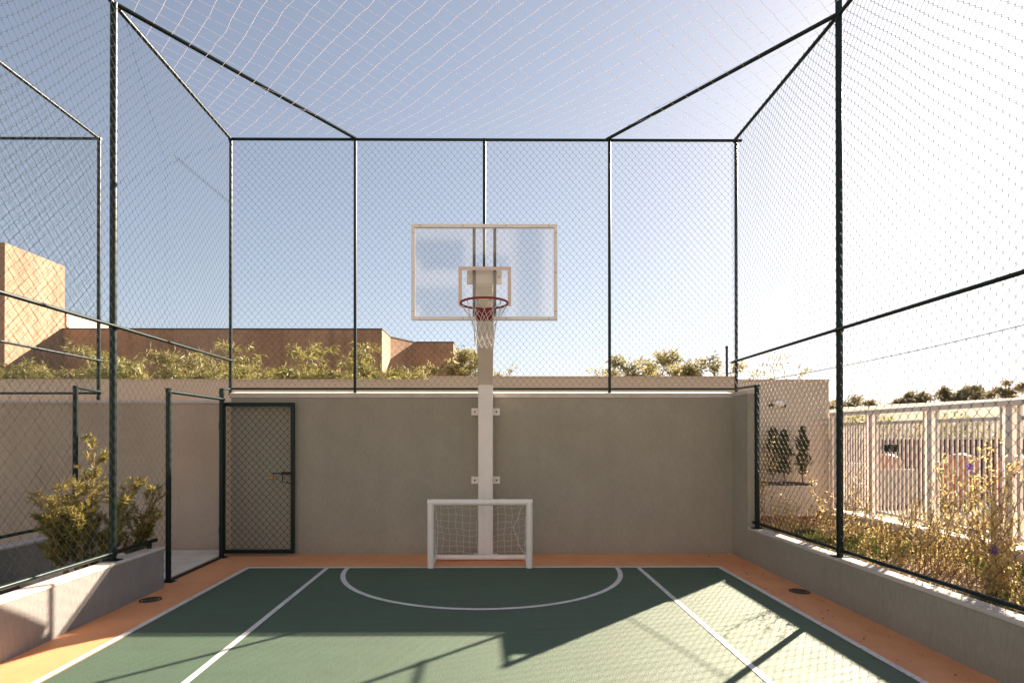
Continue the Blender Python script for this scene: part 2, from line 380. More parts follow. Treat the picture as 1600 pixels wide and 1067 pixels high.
def leaves(C, D, L, Wd, fold=.25):
    """C centres (n,3), D directions (n,3), L lengths, Wd widths -> bent leaf of 2 quads"""
    n = len(C); D = D/(np.linalg.norm(D, axis=1, keepdims=True)+1e-9)
    R = RNG.normal(size=(n, 3)); S = np.cross(D, R); S /= np.linalg.norm(S, axis=1, keepdims=True)+1e-9
    N = np.cross(D, S)
    L = np.broadcast_to(L, n)[:, None]; Wd = np.broadcast_to(Wd, n)[:, None]
    p0 = C; pm = C+D*L*.5; p1 = C+D*L-N*L*fold
    V = np.stack([p0, pm+S*Wd*.5+N*L*fold*.3, p1, pm-S*Wd*.5+N*L*fold*.3], 1).reshape(-1, 3)
    F = np.arange(n*4).reshape(-1, 4)
    return V, F

def cat(parts):
    Vs = []; Fs = []; k = 0
    for V, F in parts:
        Vs.append(V); Fs.append(np.asarray(F)+k); k += len(V)
    return np.concatenate(Vs), np.concatenate(Fs)

# ================================================================== SETTING
XL, XR = -2.92, 2.80      # court side lines
YB = 6.87                 # base line
YW = 7.69                 # back wall face
WL, WR = -3.46, 3.34      # inner faces of the low walls
ZLW = .43

g = MB().add([(-1500, -1500, -.12), (1500, -1500, -.12), (1500, 1500, -.12), (-1500, 1500, -.12)], [(0, 1, 2, 3)])
tag(g.build('ground', M['ground']), kind='structure')
tag(MB().box(WL-.14, WR+.05, -5, YW+.05, -.11, 0).build('court_border', M['court_orange']), kind='structure')
tag(MB().box(XL+.002, XR-.002, -4.9, YB-.002, -.05, .004).build('court_surface', M['court']), kind='structure')
lw = .055
def line_box(name, x0, x1, y0, y1, z=.008):
    V = [(x0,y0,z),(x1,y0,z),(x1,y1,z),(x0,y1,z)]
    return tag(MB().add(V, [(0,1,2,3)]).build(name, M['line']), kind='structure')
line_box('base_line', XL-lw, XR+lw, YB-lw*.3, YB+lw)
line_box('side_line', XL-lw, XL, -4.9, YB-lw*.3)
line_box('side_line', XR, XR+lw, -4.9, YB-lw*.3)
line_box('lane_line', -2.0, -1.95, -4.9, YB-lw*.3)
line_box('lane_line', 1.80, 1.85, -4.9, YB-lw*.3)
V = []; F = []; n = 96; cx0 = -.083
for i in range(n+1):
    t = math.pi*i/n
    for r in (1.615, 1.67): V.append((cx0+r*math.cos(t), YB-lw*.3-.001-r*math.sin(t), .008))
F = [(2*i, 2*i+1, 2*i+3, 2*i+2) for i in range(n)]
tag(MB().add(V, F).build('goal_area_arc', M['line']), kind='structure')

# corridor between the two courts
tag(MB().box(-5.09, -3.60, 6.12, 7.88, -.10, .028, .004).build('corridor_floor', M['concrete']), kind='structure')
tag(MB().box(-5.09, -3.60, -5, 6.118, -.10, -.02).build('planting_soil', M['soil']), kind='structure')
# garden ground, with a gentle uneven surface
def sheet(name, x0, x1, y0, y1, nx, ny, zf, m):
    xs = np.linspace(x0, x1, nx); ys = np.linspace(y0, y1, ny)
    V = [(x, y, zf(x, y)) for y in ys for x in xs]
    F = [(j*nx+i, j*nx+i+1, (j+1)*nx+i+1, (j+1)*nx+i) for j in range(ny-1) for i in range(nx-1)]
    return tag(npmesh(name, V, F, m, smooth=True), kind='structure')
sheet('garden_soil', 3.49, 5.36, -5, 8.98, 40, 200, lambda x, y: .30+.03*noise.noise(Vector((x*2.3, y*2.3, 0))), M['mulch'])
def hz(x, y):
    d = math.hypot(x, y); t = min(1, max(0, (d-17)/26)); t = t*t*(3-2*t)
    a = math.degrees(math.atan2(x, y))
    k = min(1, max(0, (a-24)/8))
    return .28+k*t*(3.3+.5*noise.noise(Vector((x*.06, y*.06, 1))))+.06*noise.noise(Vector((x*.4, y*.4, 0)))*min(1, (x-5.6)/3)
sheet('hill', 5.62, 120, -6, 140, 130, 150, hz, M['hill'])

# ------------------------------------------------------------------ walls
def coping_x(x0, x1, yf, yb, z, m=None, parent=None, name='coping'):
    """sloping cap that drips over the front face"""
    prof = [(yf, z-.025), (yf, z+.035), (yb, z+.07), (yb, z+.0), (yf+.02, z+.0), (yf+.02, z-.025)]
    return MB().sweep_profile(prof, x0, x1).build(name, m or M['coping'], parent)
t = thing('back_wall', 'tall grey-brown scratched-render wall behind the goal', 'wall', (0, YW+.1, 0))
b = MB().box(-3.52, WR, YW, YW+.2, -.1, 2.155); b.box(WR, 3.50, 7.235, YW+.2, -.1, 2.155)
b.build('wall_body', M['wall'], t)
c = coping_x(-3.54, WR+.001, YW-.012, YW+.21, 2.165, parent=t)
mb = MB(); mb.box(WR-.012, 3.515, 7.223, YW-.013, 2.155, 2.205, .004); mb.build('coping', M['coping'], t)
rebase(t)

t = thing('low_wall', 'low grey rendered wall with sunlit white top, right of the court below the garden', 'wall', (3.42, 2, 0))
MB().box(WR, 3.48, -5, 7.234, -.1, ZLW-.02).build('wall_body', M['wall'], t)
MB().box(WR-.008, 3.488, -5, 7.234, ZLW-.02, ZLW+.012, .006).build('coping', M['coping'], t)
rebase(t)
t = thing('low_wall', 'low pale wall left of the court, sun patch and post shadow on its face', 'wall', (-3.53, 2, 0))
MB().box(-3.60, WL, -5, 6.0, -.1, ZLW-.02).build('wall_body', M['wall_low'], t)
MB().box(-3.608, WL+.008, -5, 6.008, ZLW-.02, ZLW+.008, .006).build('coping', M['coping'], t)
rebase(t)
t = thing('low_wall', 'low dark-faced wall across the planted corridor, under the neighbouring court fence', 'wall', (-5.2, 2, 0))
MB().box(-5.28, -5.10, -5, 7.4, -.12, ZLW-.02).build('wall_body', M['wall_low'], t)
MB().box(-5.288, -5.092, -5, 7.4, ZLW-.02, ZLW+.01, .006).build('coping', M['coping'], t)
rebase(t)
t = thing('corridor_wall', 'tan rendered wall left of the open gate, at the end of the corridor', 'wall', (-8, 7.95, 0))
MB().box(-14, -3.50, 7.90, 8.05, -.1, 2.07).build('wall_body', M['wall_corr'], t)
MB().box(-14, -3.50, 7.885, 8.06, 2.07, 2.11, .006).build('coping', M['coping'], t)
rebase(t)
t = thing('boundary_wall', 'long beige boundary wall rising above the court wall, bushes behind it', 'wall', (0, 9.1, 0))
mb = MB(); mb.box(-16, -.97, 9.0, 9.18, -.1, 2.50); mb.box(-.97, 3.97, 9.0, 9.18, -.1, 2.55); mb.box(3.97, 5.47, 9.0, 9.18, -.1, 2.50)
mb.build('wall_body', M['bwall'], t)
mb = MB(); mb.box(-16, -.972, 8.985, 9.19, 2.50, 2.525, .004); mb.box(-.972, 3.972, 8.985, 9.19, 2.55, 2.575, .004); mb.box(3.974, 5.48, 8.985, 9.19, 2.50, 2.525, .004)
mb.build('coping', M['bwall'], t)
MB().box(3.5, 5.30, 8.975, 8.999, .28, .42).build('painted_base', M['redbase'], t)
rebase(t)
t = thing('planter_box', 'beige masonry planter against the boundary wall beside the white gate fence', 'planter', (4.4, 8.7, .3))
mb = MB(); mb.box(3.62, 4.98, 8.50, 8.97, .28, .86)
mb.build('planter_body', M['bwall'], t)
MB().box(3.60, 5.0, 8.485, 8.499, .28, .40).build('painted_base', M['redbase'], t)
MB().box(3.66, 4.94, 8.53, 8.96, .861, .885).build('planter_soil', M['soil'], t)
rebase(t)
t = thing('wall_lamp', 'small white bulkhead lamp with dark end brackets, high on the beige wall', 'lamp', (4.62, 9.0, 2.12))
mb = MB(); mb.tube([(4.55, 8.96, 2.13), (4.60, 8.945, 2.14), (4.66, 8.945, 2.13), (4.71, 8.96, 2.12)], [.035, .05, .05, .03], 12)
mb.build('diffuser', M['white_paint'], t, smooth=True)
for xx, zz in ((4.52, 2.105), (4.735, 2.10)):
    MB().box(xx-.022, xx+.022, 8.95, 8.999, zz-.025, zz+.025, .008).build('bracket', M['dark_bar'], t)
rebase(t)

# ------------------------------------------------------------------ cage
YC = 7.74; ZT = 5.70; ZM = 2.64; CL = -3.555; CR = 3.40
PG = M['green_pipe']
def pipe(name, pts, r, parent, m=None, n=12):
    return MB().tube(pts, r, n).build(name, m or PG, parent, smooth='auto')
def post(x, y, z0, z1, r, parent, flange=True):
    mb = MB().tube([(x, y, z0), (x, y, z1)], r, 14)
    mb.tube([(x, y, z1), (x, y, z1+.012)], r*1.12, 14)
    p = mb.build('post', PG, parent, smooth='auto')
    if flange:
        f_ = MB().box(x-.07, x+.07, y-.05, y+.05, z0, z0+.008, .002)
        f_.tube([(x-.05, y, z0+.008), (x-.05, y, z0+.018)], .009, 6); f_.tube([(x+.05, y, z0+.008), (x+.05, y, z0+.018)], .009, 6)
        f_.build('base_plate', PG, p)
    return p
def clamp(x, y, z, r, parent):
    MB().tube([(x, y, z-.022), (x, y, z+.022)], r*1.22, 14).build('clamp', PG, parent, smooth='auto')
cage = thing('court_cage', 'tall dark green chain-link cage enclosing the green court', 'fence', (0, YC, 0))
bx = [CL, -1.845, -.065, 1.665, CR+.02]
for i, x in enumerate(bx):
    p = post(x, YC, 2.19, ZT, .0215, cage, False)
    MB().tube([(x, YC, 2.13 if False else 2.185), (x, YC, 2.20)], .026, 12).build('foot', PG, p)
pipe('rail', [(CL-.03, YC, ZT), (CR+.10, YC, ZT)], .019, cage)
pipe('rail', [(CL-.05, YC-.01, 2.262), (CR+.03, YC-.01, 2.262)], .015, cage)
# right side
for y in (5.42, 3.1, .8, -1.5): post(CR, y, ZLW+.012, ZT+.14 if y == 5.42 else ZT, .030, cage)
post(CR, 7.10, ZLW+.012, 2.25, .030, cage)
pipe('rail', [(CR, YC+.02, ZT), (CR, -1.5, ZT)], .021, cage)
pipe('rail', [(CR-.045, YC-.02, ZM-.01), (CR-.045, -1.5, ZM)], .017, cage)
pipe('rail', [(CR, 7.20, .505), (CR, -1.5, .505)], .019, cage)
pipe('rail', [(CR, 7.07, 2.245), (CR+.01, YC, 2.262)], .019, cage)
# left side
for y in (5.33, 3.05, .8, -1.5): post(CL, y, ZLW+.008, ZT, .031, cage)
post(CL, 6.25, .0, 2.13, .028, cage)
post(CL-.005, 7.50, .0, 2.235, .032, cage)
pipe('rail', [(CL, YC+.02, ZT), (CL, -1.5, ZT)], .021, cage)
pipe('rail', [(CL+.045, YC-.02, ZM), (CL+.045, -1.5, ZM)], .017, cage)
pipe('rail', [(CL, 6.02, .505), (CL, -1.5, .505)], .021, cage)
pipe('rail', [(CL, 6.22, 2.105), (CL, 7.55, 2.105)], .020, cage)
pipe('rail', [(CL, 7.48, 2.235), (CL, YC, 2.262)], .016, cage)
MB().tube([(CL, 5.90, ZLW+.008), (CL, 5.90, .52)], .024, 10).build('stub_post', PG, cage, smooth='auto')
MB().box(-3.575, -3.535, 6.27, 7.47, .0, .022, .004).build('threshold', PG, cage)
# diagonal braces in the roof plane
pipe('brace', [(CL, 5.33, ZT+.01), (bx[1]+.01, YC, ZT+.01)], .021, cage)
pipe('brace', [(CR, 5.42, ZT+.01), (bx[3]-.04, YC, ZT+.01)], .021, cage)
pipe('brace', [(CL, 3.05, ZT+.01), (CL+1.7, .8, ZT+.01)], .021, cage)
for x in (CL, CR):
    for y in (5.42 if x > 0 else 5.33, 3.1 if x > 0 else 3.05):
        clamp(x, y, ZM, .031, cage); clamp(x, y, .505, .031, cage)
# mesh sheets, one per bay
ux = (1, 0, 0); uy = (0, 1, 0); nb = (0, -1, 0); nl = (1, 0, 0)
for i in range(4):
    chain_mesh('mesh_panel', (bx[i], YC+.03, 2.27), ux, nb, bx[i+1]-bx[i], ZT-2.27, cage, r=.0015)
for (y0, y1, z0, z1) in ((1.0, 3.1, .52, ZT), (3.1, 5.42, .52, ZT), (5.42, 7.10, .52, ZT), (7.10, YC, 2.26, ZT)):
    chain_mesh('mesh_panel', (CR-.036, y0, z0), uy, (-1, 0, 0), y1-y0, z1-z0, cage, r=.0017)
for (y0, y1, z0, z1, sm) in ((1.0, 3.05, .53, ZT, None), (3.05, 5.33, .53, ZT, None), (5.33, 6.02, .53, ZT, None), (6.02, 6.25, .05, ZT, None),
                         (6.25, YC, 2.12, ZT, [(.02, 2.62, 1.45, 2.66)])):
    chain_mesh('mesh_panel', (CL+.036, y0, z0), uy, nl, y1-y0, z1-z0, cage, r=.00135, seam=sm)
rebase(cage)

# neighbouring court's cage
cage2 = thing('neighbour_cage', 'second green chain-link cage of the neighbouring court at the left edge', 'fence', (-5.34, YC, 0))
post(-5.36, YC, 2.11, ZT, .024, cage2, False); post(-7.1, YC, 2.11, ZT, .022, cage2, False); post(-8.9, YC, 2.11, ZT, .022, cage2, False)
for y in (5.3, 3.05, .8): post(-5.34, y, ZLW+.01, ZT, .03, cage2)
post(-5.28, 7.20, ZLW+.01, 2.235, .030, cage2)
pipe('rail', [(-5.33, YC, ZT), (-11, YC, ZT)], .019, cage2)
pipe('rail', [(-5.36, YC, ZT), (-5.34, .8, ZT)], .020, cage2)
pipe('rail', [(-5.30, YC, ZM), (-5.28, .8, ZM)], .017, cage2)
pipe('rail', [(-5.28, 7.18, 2.24), (-5.35, YC, 2.22)], .020, cage2)
pipe('rail', [(-5.30, YC-.03, 2.20), (-11, YC-.03, 2.20)], .016, cage2)
pipe('rail', [(-5.28, 7.2, .52), (-5.28, .8, .52)], .019, cage2)
for i in range(3): chain_mesh('mesh_panel', (-5.36-1.8*(i+1), YC+.03, 2.22), ux, nb, 1.8, ZT-2.22, cage2, r=.0012)
for (y0, y1, z0) in ((2.0, 5.3, .53), (5.3, 7.2, .53), (7.2, YC, 2.24)):
    chain_mesh('mesh_panel', (-5.31, y0, z0), uy, nl, y1-y0, ZT-z0, cage2, r=.0012)
rebase(cage2)

# overhead net: slack square-mesh cord net on the roof
def roof_net():
    cell = .172; th = math.radians(43); c_, s_ = math.cos(th), math.sin(th)
    x0, x1, y0, y1 = CL, CR, .3, YC
    def warp(x, y):
        ex = min(x-x0, x1-x); ey = min(y-y0, y1-y); e = min(1, max(0, min(ex, ey)/.9))
        dx = .028*noise.noise(Vector((x*.9, y*.9, 3)))+.014*noise.noise(Vector((x*4, y*4, 5)))
        dy = .028*noise.noise(Vector((x*.9, y*.9, 9)))+.014*noise.noise(Vector((x*4, y*4, 7)))
        dz = -.10*e-.05*e*noise.noise(Vector((x*.7, y*.7, 2)))
        return (x+dx*e, y+dy*e, ZT+.045+dz)
    parts = []
    for fam in (0, 1):
        for k in range(-80, 110):
            run = []
            for j in range(-440, 560):
                a, b_ = (k*cell, j*cell*.25) if fam == 0 else (j*cell*.25, k*cell)
                x = c_*a-s_*b_; y = s_*a+c_*b_
                if x0 <= x <= x1 and y0 <= y <= y1: run.append(warp(x, y))
                elif run: break
            if len(run) > 1:
                parts.append(tubes_np(np.array([run]), .0019 if fam == 0 else .0013, 5, (0, 0, 1)))
    V, F = cat(parts)
    return npmesh('overhead_net', V, F, M['net_cord'])
tag(roof_net(), 'slack pale cord net stretched over the top of the cage', 'net')

# ------------------------------------------------------------------ gate leaf, folded open on the back wall
t = thing('fence_gate', 'dark green framed chain-link gate standing open against the back wall', 'gate', (-3.64, 7.6, 0))
gx0, gx1, gz0, gz1, gy = -3.615, -2.625, .035, 2.065, 7.60
mb = MB()
mb.box(gx0, gx0+.055, gy-.02, gy+.02, gz0, gz1, .004); mb.box(gx1-.05, gx1, gy-.02, gy+.02, gz0, gz1, .004)
mb.box(gx0+.055, gx1-.05, gy-.0195, gy+.0195, gz1-.05, gz1, .004); mb.box(gx0+.055, gx1-.05, gy-.0195, gy+.0195, gz0, gz0+.05, .004)
mb.build('frame', PG, t)
chain_mesh('mesh_panel', (gx0+.05, gy-.012, gz0+.04), ux, nb, gx1-gx0-.095, gz1-gz0-.08, t, r=.0028, cw=.048, ch=.052)
for z in (.35, 1.75):
    MB().tube([(gx0-.005, gy-.03, z-.05), (gx0-.005, gy-.03, z+.05)], .014, 10).build('hinge', PG, t)
mb = MB(); mb.box(gx1-.17, gx1-.03, gy-.045, gy-.021, 1.095, 1.135, .004); mb.tube([(gx1-.30, gy-.034, 1.112), (gx1-.03, gy-.034, 1.112)], .008, 8)
mb.tube([(gx1-.15, gy-.034, 1.10), (gx1-.15, gy-.04, .995), (gx1-.06, gy-.04, .985), (gx1-.04, gy-.03, .99)], .0065, 8)
mb.build('latch', M['black'], t)
rebase(t)
t = thing('padlock', 'small brass padlock hanging from the gate latch bar', 'padlock', (gx1-.30, gy-.034, 1.03))
MB().box(gx1-.335, gx1-.265, gy-.047, gy-.022, 1.03, 1.082, .008).build('lock_body', M['brass'], t)
pts = [(gx1-.30+.02*math.cos(a), gy-.034, 1.085+.032*math.sin(a)) for a in np.linspace(0, math.pi, 9)]
MB().tube(pts, .004, 6).build('shackle', M['steel'], t)
rebase(t)

# ------------------------------------------------------------------ basketball hoop
W_ = M['white_paint']
HX = -.047
t = thing('basketball_hoop', 'white wall-braced basketball hoop with clear backboard and red rim', 'basketball hoop', (HX, 7.59, 0))
MB().box(HX-.1, HX+.1, 7.49, 7.685, .002, 2.34, .012).build('pole', W_, t, smooth=False)
MB().box(HX-.16, HX+.16, 7.44, 7.689, .001, .014, .003).build('base_plate', W_, t)
# inclined arm
def slab_between(mb, p, q, w, th):
    p = Vector(p); q = Vector(q); d = (q-p).normalized(); s = Vector((1, 0, 0)); n_ = d.cross(s).normalized()
    V = []
    for e in (p, q):
        for a, b_ in ((-1, -1), (1, -1), (1, 1), (-1, 1)): V.append(e+s*a*w/2+n_*b_*th/2)
    mb.add(V, [(0,1,2,3),(7,6,5,4),(0,4,5,1),(1,5,6,2),(2,6,7,3),(3,7,4,0)])
mb = MB(); slab_between(mb, (HX, 7.585, 2.335), (HX, 6.10, 3.30), .197, .17); mb.build('arm', W_, t)
mb = MB(); mb.box(HX-.09, HX+.09, 5.86, 6.16, 3.17, 3.35, .006); mb.build('arm_head', W_, t)
pl = MB().box(HX-.185, HX+.185, 5.845, 5.859, 3.19, 3.335, .004).build('mount_plate', W_, t)
for s in (-1, 1):
    MB().tube([(HX+s*.155, 5.832, 3.27), (HX+s*.155, 5.846, 3.27)], .014, 6).build('bolt', M['steel'], pl)
for s in (-1, 1):
    MB().box(HX+s*.107-.016, HX+s*.107+.016, 5.81, 5.842, 2.83, 3.775, .003).build('brace_bar', M['dark_bar'], t)
for z in (1.946, 1.012):
    for s in (-1, 1):
        br = MB().box(HX+s*.1 if s > 0 else HX-.195, HX+.195 if s > 0 else HX-.1, 7.672, 7.688, z-.05, z+.05, .003).build('wall_bracket', W_, t)
        MB().tube([(HX+s*.148, 7.664, z), (HX+s*.148, 7.673, z)], .012, 6).build('bolt', M['dark_bar'], br)
# backboard
bx0, bx1, bz0, bz1, by = HX-.752, HX+.752, 2.80, 3.788, 5.78
bd = MB().box(bx0+.034, bx1-.034, by-.006, by+.006, bz0+.034, bz1-.034).build('backboard', M['glass'], t)
mb = MB(); fw = .036
mb.box(bx0, bx1, by-.018, by+.018, bz1-fw, bz1, .003); mb.box(bx0, bx1, by-.018, by+.018, bz0, bz0+fw, .003)
mb.box(bx0, bx0+fw, by-.0175, by+.0175, bz0+fw, bz1-fw, .003); mb.box(bx1-fw, bx1, by-.0175, by+.0175, bz0+fw, bz1-fw, .003)
mb.build('frame', W_, bd)
mb = MB()
for x in (bx0+.09, bx0+.53, bx1-.53, bx1-.09):
    for z in (bz0+.018, bz1-.018): MB().tube([(x, by-.022, z), (x, by-.017, z)], .008, 8).build('rivet', M['steel'], bd)
for z in (bz0+.09, bz0+.49, bz1-.09):
    for x in (bx0+.018, bx1-.018): MB().tube([(x, by-.022, z), (x, by-.017, z)], .008, 8).build('rivet', M['steel'], bd)
ix0, ix1, iz0, iz1, iw = HX-.268, HX+.275, 2.945, 3.352, .036
mb = MB(); mb.box(ix0, ix1, by-.0085, by-.0065, iz1-iw, iz1); mb.box(ix0, ix0+iw, by-.0085, by-.0065, iz0, iz1-iw); mb.box(ix1-iw, ix1, by-.0085, by-.0065, iz0, iz1-iw)
mb.build('target_square', mat('pink_white_tape', (.80, .60, .50), .6), bd)
# rim
ry, rr, rz = 5.43, .228, 2.893
mb = MB(); K = 64; ang = [2*math.pi*i/K for i in range(K)]; n0 = 10
for i in range(K):
    for j in range(n0):
        p_ = 2*math.pi*j/n0; R_ = rr+.011*math.cos(p_)
        mb.v.append((HX+R_*math.cos(ang[i]), ry+R_*math.sin(ang[i]), rz+.011*math.sin(p_)))
for i in range(K):
    for j in range(n0): mb.f.append((i*n0+j, ((i+1) % K)*n0+j, ((i+1) % K)*n0+(j+1) % n0, i*n0+(j+1) % n0))
rim = mb.build('rim', M['red'], t, smooth=True)
mb = MB(); mb.box(HX-.09, HX+.09, by-.030, by-.019, 2.79, 2.90, .003)
V = [(HX-.085, by-.03, 2.89), (HX+.085, by-.03, 2.89), (HX+.05, ry+rr+.005, 2.893), (HX-.05, ry+rr+.005, 2.893),
     (HX-.075, by-.03, 2.80), (HX+.075, by-.03, 2.80), (HX+.045, ry+rr+.005, 2.872), (HX-.045, ry+rr+.005, 2.872)]
mb.add(V, [(0,1,2,3),(7,6,5,4),(0,4,5,1),(1,5,6,2),(2,6,7,3),(3,7,4,0)])
mb.build('rim_bracket', M['red'], rim)
mb = MB()
for i in range(12):
    a = 2*math.pi*(i+.5)/12; x, y = HX+rr*math.cos(a), ry+rr*math.sin(a)
    q = [(x, y, rz-.008), (x-.012*math.cos(a), y-.012*math.sin(a), rz-.022), (x, y, rz-.03)]
    MB().tube(q, .003, 5).build('net_hook', M['red'], rim)
# hanging cord net
parts = []
lv = [(.215, 2.868), (.175, 2.80), (.125, 2.725), (.105, 2.655), (.097, 2.59), (.100, 2.525), (.098, 2.475)]
for d in (0, 1):
    for i in range(12):
        pts = []
        for k, (r_, z_) in enumerate(lv):
            a = 2*math.pi*(i+.5+(k*.5 if d else -k*.5))/12
            jit = .006*random.uniform(-1, 1)*min(1, k)
            pts.append((HX+(r_+jit)*math.cos(a), ry+(r_+jit)*math.sin(a), z_+.006*random.uniform(-1, 1)))
        fine = []
        for k in range(len(pts)-1):
            A, B = Vector(pts[k]), Vector(pts[k+1])
            for s in (0, .5): fine.append(tuple(A.lerp(B, s)+Vector((0, 0, -.003*math.sin(s*math.pi)))))
        fine.append(pts[-1])
        parts.append(tubes_np(np.array([fine]), .0028, 5, (.3, .2, .9)))
V, F = cat(parts); npmesh('hoop_net', V, F, M['cord'], rim, smooth=True)
rebase(t)

# ------------------------------------------------------------------ mini goal
t = thing('mini_goal', 'small white tubular football goal with slack white net at the foot of the pole', 'goal', (-.11, 6.85, 0))
gl, gr, gyy, gh = -.712, .490, 6.85, .845
for x in (gl, gr): MB().tube([(x, gyy, .009), (x, gyy, gh-.04)], .040, 18).build('goal_post', W_, t, smooth='auto')
MB().tube([(gl-.038, gyy, gh-.04), (gr+.038, gyy, gh-.04)], .0385, 18).build('crossbar', W_, t, smooth='auto')
MB().tube([(gl+.02, 7.28, .045), (gr-.02, 7.28, .045)], .034, 16).build('rear_bar', W_, t, smooth='auto')
for x in (gl+.01, gr-.01): MB().tube([(x, gyy+.02, .040), (x, 7.28, .040)], .028, 14).build('side_bar', W_, t, smooth='auto')
def goal_net():
    parts = []; nu, nv = 13, 9
    def S(u, v):
        x = gl+.03+(gr-gl-.06)*u
        sag = math.sin(math.pi*v)
        y = gyy+.05+(7.26-gyy-.05)*(v**.75)+.03*noise.noise(Vector((u*4, v*4, 0)))
        z = .79*(1-v)**1.0+.055-.05*sag*math.sin(math.pi*u)+.022*noise.noise(Vector((u*9, v*7, 4)))
        x += .022*noise.noise(Vector((u*6, v*6, 8)))
        z -= .022*abs(math.sin(u*math.pi*4))*(1-v)
        return (x, y, z)
    for i in range(nu+1):
        parts.append(tubes_np(np.array([[S(i/nu, j/40) for j in range(41)]]), .0022, 4, (1, 0, .1)))
    for j in range(nv+1):
        pl_ = []
        for i in range(nu*5+1):
            p_ = Vector(S(i/(nu*5), j/nv)); p_.z -= .010*abs(math.sin(math.pi*i/5)); pl_.append(tuple(p_))
        parts.append(tubes_np(np.array([pl_]), .0022, 4, (0, 1, .1)))
    for sx in (gl+.03, gr-.03):
        for k in range(5):
            z0 = .12+.15*k; f_ = 1-z0/.82
            pts = [(sx+.012*math.sin(q*3+k), gyy+.04+(.40*f_)*q, z0-.03*math.sin(math.pi*q)) for q in np.linspace(0, 1, 8)]
            parts.append(tubes_np(np.array([pts]), .0022, 4, (0, .1, 1)))
        for k in range(1, 4):
            yy = gyy+.04+.1*k; pts = [(sx+.01*math.sin(q*5), yy, .05+(.75*(1-k*.24))*q) for q in np.linspace(0, 1, 8)]
            parts.append(tubes_np(np.array([pts]), .0022, 4, (0, 1, 0)))
    # slack thicker edge rope on the right and left
    for sx, am in ((gr-.035, -.13), (gl+.035, .03)):
        pts = [(sx+am*math.sin(math.pi*min(1, q*1.05))*(1+.12*math.sin(q*17)), gyy+.10+.32*q, .80-.74*q) for q in np.linspace(0, 1, 30)]
        parts.append(tubes_np(np.array([pts]), .0045, 5, (1, 0, .1)))
    V, F = cat(parts); return npmesh('goal_net', V, F, M['cord'], t)
goal_net(); rebase(t)

# floor drains
for k, (x, y, s, lab) in enumerate(((-3.33, 5.55, .10, 'round floor drain grate by the left low wall'), (3.215, 5.80, .10, 'round floor drain grate by the right low wall'))):
    mb = MB(); K = 28
    for (ra, rb) in ((s, s*.82), (s*.66, s*.5), (s*.34, 0.001)):
        k0 = len(mb.v)
        for i in range(K):
            a = 2*math.pi*i/K
            for r_, z_ in ((ra, .001), (ra*.98, .007), (rb, .007), (rb, .001)): mb.v.append((x+r_*math.cos(a), y+r_*math.sin(a), z_))
        for i in range(K):
            for q in range(3): mb.f.append((k0+i*4+q, k0+((i+1) % K)*4+q, k0+((i+1) % K)*4+q+1, k0+i*4+q+1))
    for a in (0, math.pi/3, 2*math.pi/3):
        d = Vector((math.cos(a), math.sin(a), 0)); mb.tube([Vector((x, y, .004))-d*s*.9, Vector((x, y, .004))+d*s*.9], .003, 4)
    tag(mb.build('floor_drain', M['drain']), lab, 'drain', 'floor drains beside the court')

# ------------------------------------------------------------------ white gate fence on the right
FX = 5.5
tag(MB().box(5.34, 5.62, -5, 8.98, .20, .45, .01).build('kerb', M['concrete']), kind='structure')
t = thing('picket_fence', 'white steel picket fence with wide posts beyond the garden', 'fence', (FX, 6, .45))
wd = M['white_dirty']
ys = [8.96, 8.03, 6.95, 5.88, 4.80, 3.72, 2.64]
for y in ys: MB().box(FX-.025, FX+.025, y-.04, y+.04, .452, 1.925, .004).build('post', wd, t)
MB().box(FX-.04, FX+.04, 2.6, 8.98, 1.927, 1.985, .005).build('top_rail', wd, t)
for a, b_ in zip(ys[1:], ys[:-1]):
    mb = MB(); y0, y1 = a+.10, b_-.10
    for y in (y0, y1): mb.box(FX-.014, FX+.014, y-.016, y+.016, .50, 1.926)
    mb.box(FX-.016, FX+.016, y0+.02, y1-.02, 1.775, 1.815); mb.box(FX-.016, FX+.016, y0+.02, y1-.02, .52, .56)
    k = 11
    for i in range(1, k+1):
        y = y0+(y1-y0)*i/(k+1); mb.box(FX-.008, FX+.008, y-.013, y+.013, .56, 1.775)
    mb.build('picket_panel', wd, t)
# closed sheet next to the boundary wall
MB().box(FX-.02, FX+.02, 8.66, 8.90, .47, 1.92, .003).build('sheet_panel', wd, t)
lk = MB().box(FX-.045, FX-.019, 7.62-.15, 7.62+.10, 1.40, 1.50, .004).build('lock_box', M['dark_bar'], t)
MB().box(FX-.052, FX-.046, 7.62-.09, 7.62-.03, 1.415, 1.485).build('lock_plate', M['steel'], lk)
rebase(t)

